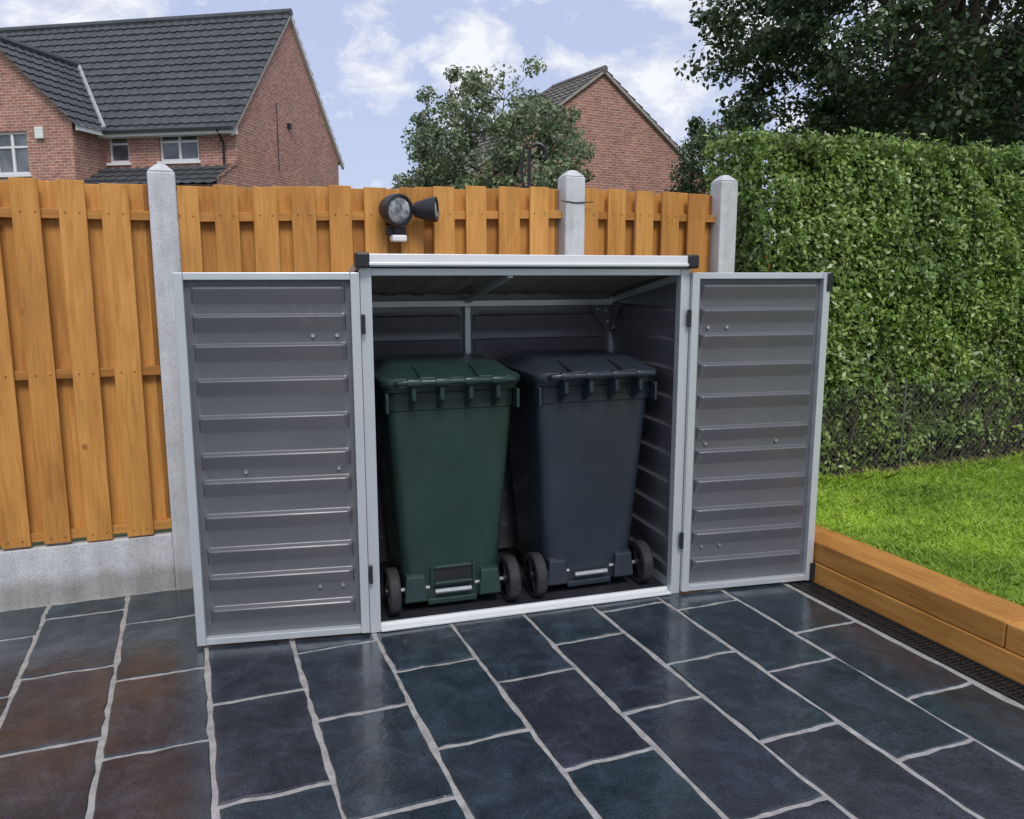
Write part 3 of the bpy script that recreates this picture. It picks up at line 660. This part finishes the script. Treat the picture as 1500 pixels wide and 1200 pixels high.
U.quad([(-hw,DL,0),(hw,DL,0),(hw,DL,ez),(-hw,DL,ez)],[(0,0),(2*hw,0),(2*hw,ez),(0,ez)])
for x in (-hw,hw): U.quad([(x,0,0),(x,DL,0),(x,DL,ez),(x,0,ez)],[(0,0),(DL,0),(DL,ez),(0,ez)])
U.obj('walls',M_brick,h2); sl=(rz-ez)/hw; S=math.hypot(hw+.3,(hw+.3)*sl)
tileroof('roof_left',(-hw-.3,-.12,ez-.3*sl+.05),(0,1,0),(1,0,sl),DL+.4,S,M_tile2,h2,hip=DL+.28-RL)
tileroof('roof_right',(hw+.3,-.12,ez-.3*sl+.05),(0,1,0),(-1,0,sl),DL+.4,S,M_tile2,h2,hip=DL+.28-RL)
m=MB(); m.add([(-hw-.3,DL+.28,ez-.3*sl+.05),(hw+.3,DL+.28,ez-.3*sl+.05),(0,RL,rz+.05)],[(0,1,2)]); m.obj('roof_hip_end',M_tile2,h2)
m=MB(); m.tube([(0,-.12,rz+.06),(0,RL,rz+.06)],.10,8)
for s in (-1,1): m.tube([(0,RL,rz+.05),(s*(hw+.3),DL+.28,ez-.3*sl+.05)],.08,8)
m.obj('ridge_tiles',M_tile2,h2)
m=MB()
for s in (-1,1): m.hexa([(s*(hw+.3),-.10,ez-.3*sl-.05),(s*(hw+.3),-.004,ez-.3*sl-.05),(0,-.004,rz-.05),(0,-.10,rz-.05),(s*(hw+.3),-.10,ez-.3*sl+.05),(s*(hw+.3),-.004,ez-.3*sl+.05),(0,-.004,rz+.05),(0,-.10,rz+.05)])
m.obj('verge',bpy.data.materials['verge_mortar'],h2)
# ------------------------------------------------------------ trees
def tree(name,base,cen,R,trunk_r,ntips,nleaf,clump,lsize,mat,seed,low=-.7,flat=.7):
    rs=random.Random(seed); e=empty(name,base); cen=Vector(cen)-Vector(base); m=MB()
    th=cen.z-R[2]*.55
    tp=[Vector((0,0,0)),Vector((rs.gauss(0,.03)*th,rs.gauss(0,.03)*th,th*.5)),Vector((cen.x*.5,cen.y*.5,th)),cen+Vector((0,0,R[2]*.1)),cen+Vector((rs.gauss(0,.1)*R[0],0,R[2]*.75))]
    m.tube(tp,[trunk_r*1.25,trunk_r,trunk_r*.8,trunk_r*.4,trunk_r*.1],10)
    nodes=[]
    nl=13
    for k in range(nl):
        a=k*2.4+rs.random(); t0=rs.uniform(0,1); st=tp[2].lerp(tp[3],t0); el=rs.uniform(-.25,.75)
        end=cen+Vector((math.cos(a)*R[0]*.68*math.cos(el),math.sin(a)*R[1]*.68*math.cos(el),R[2]*.75*math.sin(el)))
        midp=st.lerp(end,.5)+Vector((rs.gauss(0,.06)*R[0],rs.gauss(0,.06)*R[0],rs.uniform(0,.1)*R[2]))
        P=[]
        for i in range(7):
            t=i/6; P.append(st*(1-t)**2+midp*2*t*(1-t)+end*t*t)
        r0=trunk_r*.42; m.tube(P,[r0*(1-.85*i/6) for i in range(7)],7); nodes+=[(p,r0*(1-.85*i/6)) for i,p in enumerate(P) if i>1]
    nodes+=[(tp[3],trunk_r*.3),(tp[4],trunk_r*.1),(tp[3].lerp(tp[4],.5),trunk_r*.2)]
    tips=[]
    while len(tips)<ntips:
        v=Vector((rs.gauss(0,1),rs.gauss(0,1),rs.gauss(0,1))).normalized()
        rr=rs.uniform(.3,1)**.6; lob=1+.22*noise.noise(v*2.3+Vector((seed,0,0)))
        p=Vector((v.x*R[0],v.y*R[1],v.z*R[2]))*rr*lob
        if p.z<low*R[2]: continue
        p+=cen; tips.append(p)
        q,qr=min(nodes,key=lambda n_:(n_[0]-p).length); mp_=q.lerp(p,.5)+Vector((rs.gauss(0,.05),rs.gauss(0,.05),rs.gauss(0,.05)))*R[0]
        m.tube([q,mp_,p],[min(qr,trunk_r*.12),trunk_r*.06,trunk_r*.025],5,False)
    m.obj('trunk_and_branches',M_bark,e,smooth=True,angle=60)
    T=np.array([list(t) for t in tips]); idx=rng.integers(0,len(T),nleaf); cs=clump*(.55+.9*rng.random(len(T)))
    off=rng.normal(0,1,(nleaf,3)); off/=np.linalg.norm(off,axis=1,keepdims=True); off*=(rng.random((nleaf,1))**.45)*cs[idx][:,None]; off[:,2]*=flat
    pts=T[idx]+off; nor=off+np.array([0,0,clump*.7])
    fastmesh('foliage',leaves(pts,nor,lsize,.4,.7,.6),4,mat,e)
    return e
tree('broadleaf_tree',(9.0,17,0),(9.0,17,6.6),(5.3,4.6,5.2),.26,460,100000,.60,.125,M_tree,3,low=-.62,flat=.5)
tree('apple_tree',(-.15,8.2,0),(-.17,8.2,2.33),(.96,.9,1.0),.045,250,34000,.15,.042,M_apple,11,low=-.95)
tree('small_tree',(3.3,13.5,0),(3.35,13.5,3.0),(.8,.8,1.0),.07,60,9000,.22,.06,M_tree,21,low=-.8)
tree('broadleaf_tree',(16,26,0),(16,26,6),(5,5,5),.3,200,30000,.8,.18,M_tree,5,low=-.6)
# ------------------------------------------------------------ world
w=bpy.data.worlds.new('World'); scene.world=w; w.use_nodes=True; nt=w.node_tree; bg=nt.nodes['Background']
sun_el=rad(50); sun_az=rad(165)
sky=nt.nodes.new('ShaderNodeTexSky'); sky.sky_type='NISHITA'; sky.sun_disc=False; sky.sun_elevation=sun_el; sky.sun_rotation=sun_az; sky.air_density=1.0; sky.dust_density=1.5
tc=nt.nodes.new('ShaderNodeTexCoord')
hazed=mix(nt,.82,sky.outputs[0],(3.7,4.1,5.75))
def mth(op,a,b=None,clamp=False):
    n=nt.nodes.new('ShaderNodeMath'); n.operation=op; n.use_clamp=clamp
    for i,v in enumerate((a,b)):
        if v is None: continue
        if isinstance(v,(int,float)): n.inputs[i].default_value=v
        else: nt.links.new(v,n.inputs[i])
    return n.outputs[0]
mpn=nt.nodes.new('ShaderNodeMapping'); mpn.inputs['Scale'].default_value=(1,1,1.7); nt.links.new(tc.outputs['Generated'],mpn.inputs[0])
nz=noise_n(nt,mpn.outputs[0],13,7,.64,.3)
tot=None
for (az,el,r,wt) in ((-2.5,13.4,.075,.30),(-8.5,12.6,.05,.28),(3,13.6,.05,.26),(10.5,12.4,.085,.34),(13.5,16.0,.10,.38),(-9,17.2,.045,.28),(-27,16.8,.10,.36),(28,14,.2,.4),(0,42,.35,.36),(-50,35,.5,.33),(60,30,.5,.33),(120,40,.7,.33),(-120,40,.7,.33),(180,45,.8,.33)):
    dv=Vector((math.sin(rad(az))*math.cos(rad(el)),math.cos(rad(az))*math.cos(rad(el)),math.sin(rad(el))))
    dn=nt.nodes.new('ShaderNodeVectorMath'); dn.operation='DISTANCE'; nt.links.new(tc.outputs['Generated'],dn.inputs[0]); dn.inputs[1].default_value=dv
    a=mth('MULTIPLY',mth('SUBTRACT',1,mth('DIVIDE',dn.outputs['Value'],r*1.35),True),wt)
    tot=a if tot is None else mth('MAXIMUM',tot,a)
cm=mth('ADD',nz,tot)
cr=ramp(nt,cm,[(.60,(0,0,0)),(.68,(.40,.40,.40)),(.84,(.90,.90,.90))])
shade=ramp(nt,nz,[(.35,(4.8,5.0,5.8)),(.62,(6.5,6.6,6.8))])
col=mix(nt,cr.outputs[0],hazed,shade.outputs[0])
nt.links.new(col,bg.inputs['Color']); bg.inputs['Strength'].default_value=.15
sl_=bpy.data.lights.new('sun','SUN'); sl_.energy=2.0; sl_.angle=rad(20); sl_.color=(1,.97,.93)
so=bpy.data.objects.new('sun',sl_); link(so)
sd=Vector((math.sin(sun_az)*math.cos(sun_el),math.cos(sun_az)*math.cos(sun_el),math.sin(sun_el)))
so.rotation_euler=sd.to_track_quat('Z','Y').to_euler()
# ------------------------------------------------------------ camera
cam=bpy.data.cameras.new('camera'); cam.lens=28.8; cam.sensor_width=36; cam.clip_end=2000; cam.clip_start=.05
co=bpy.data.objects.new('camera',cam); link(co); co.location=(0,0,1.45); co.rotation_euler=(rad(90-9.46),0,0); scene.camera=co
scene.view_settings.view_transform='Standard'; scene.view_settings.look='None'; scene.view_settings.exposure=0
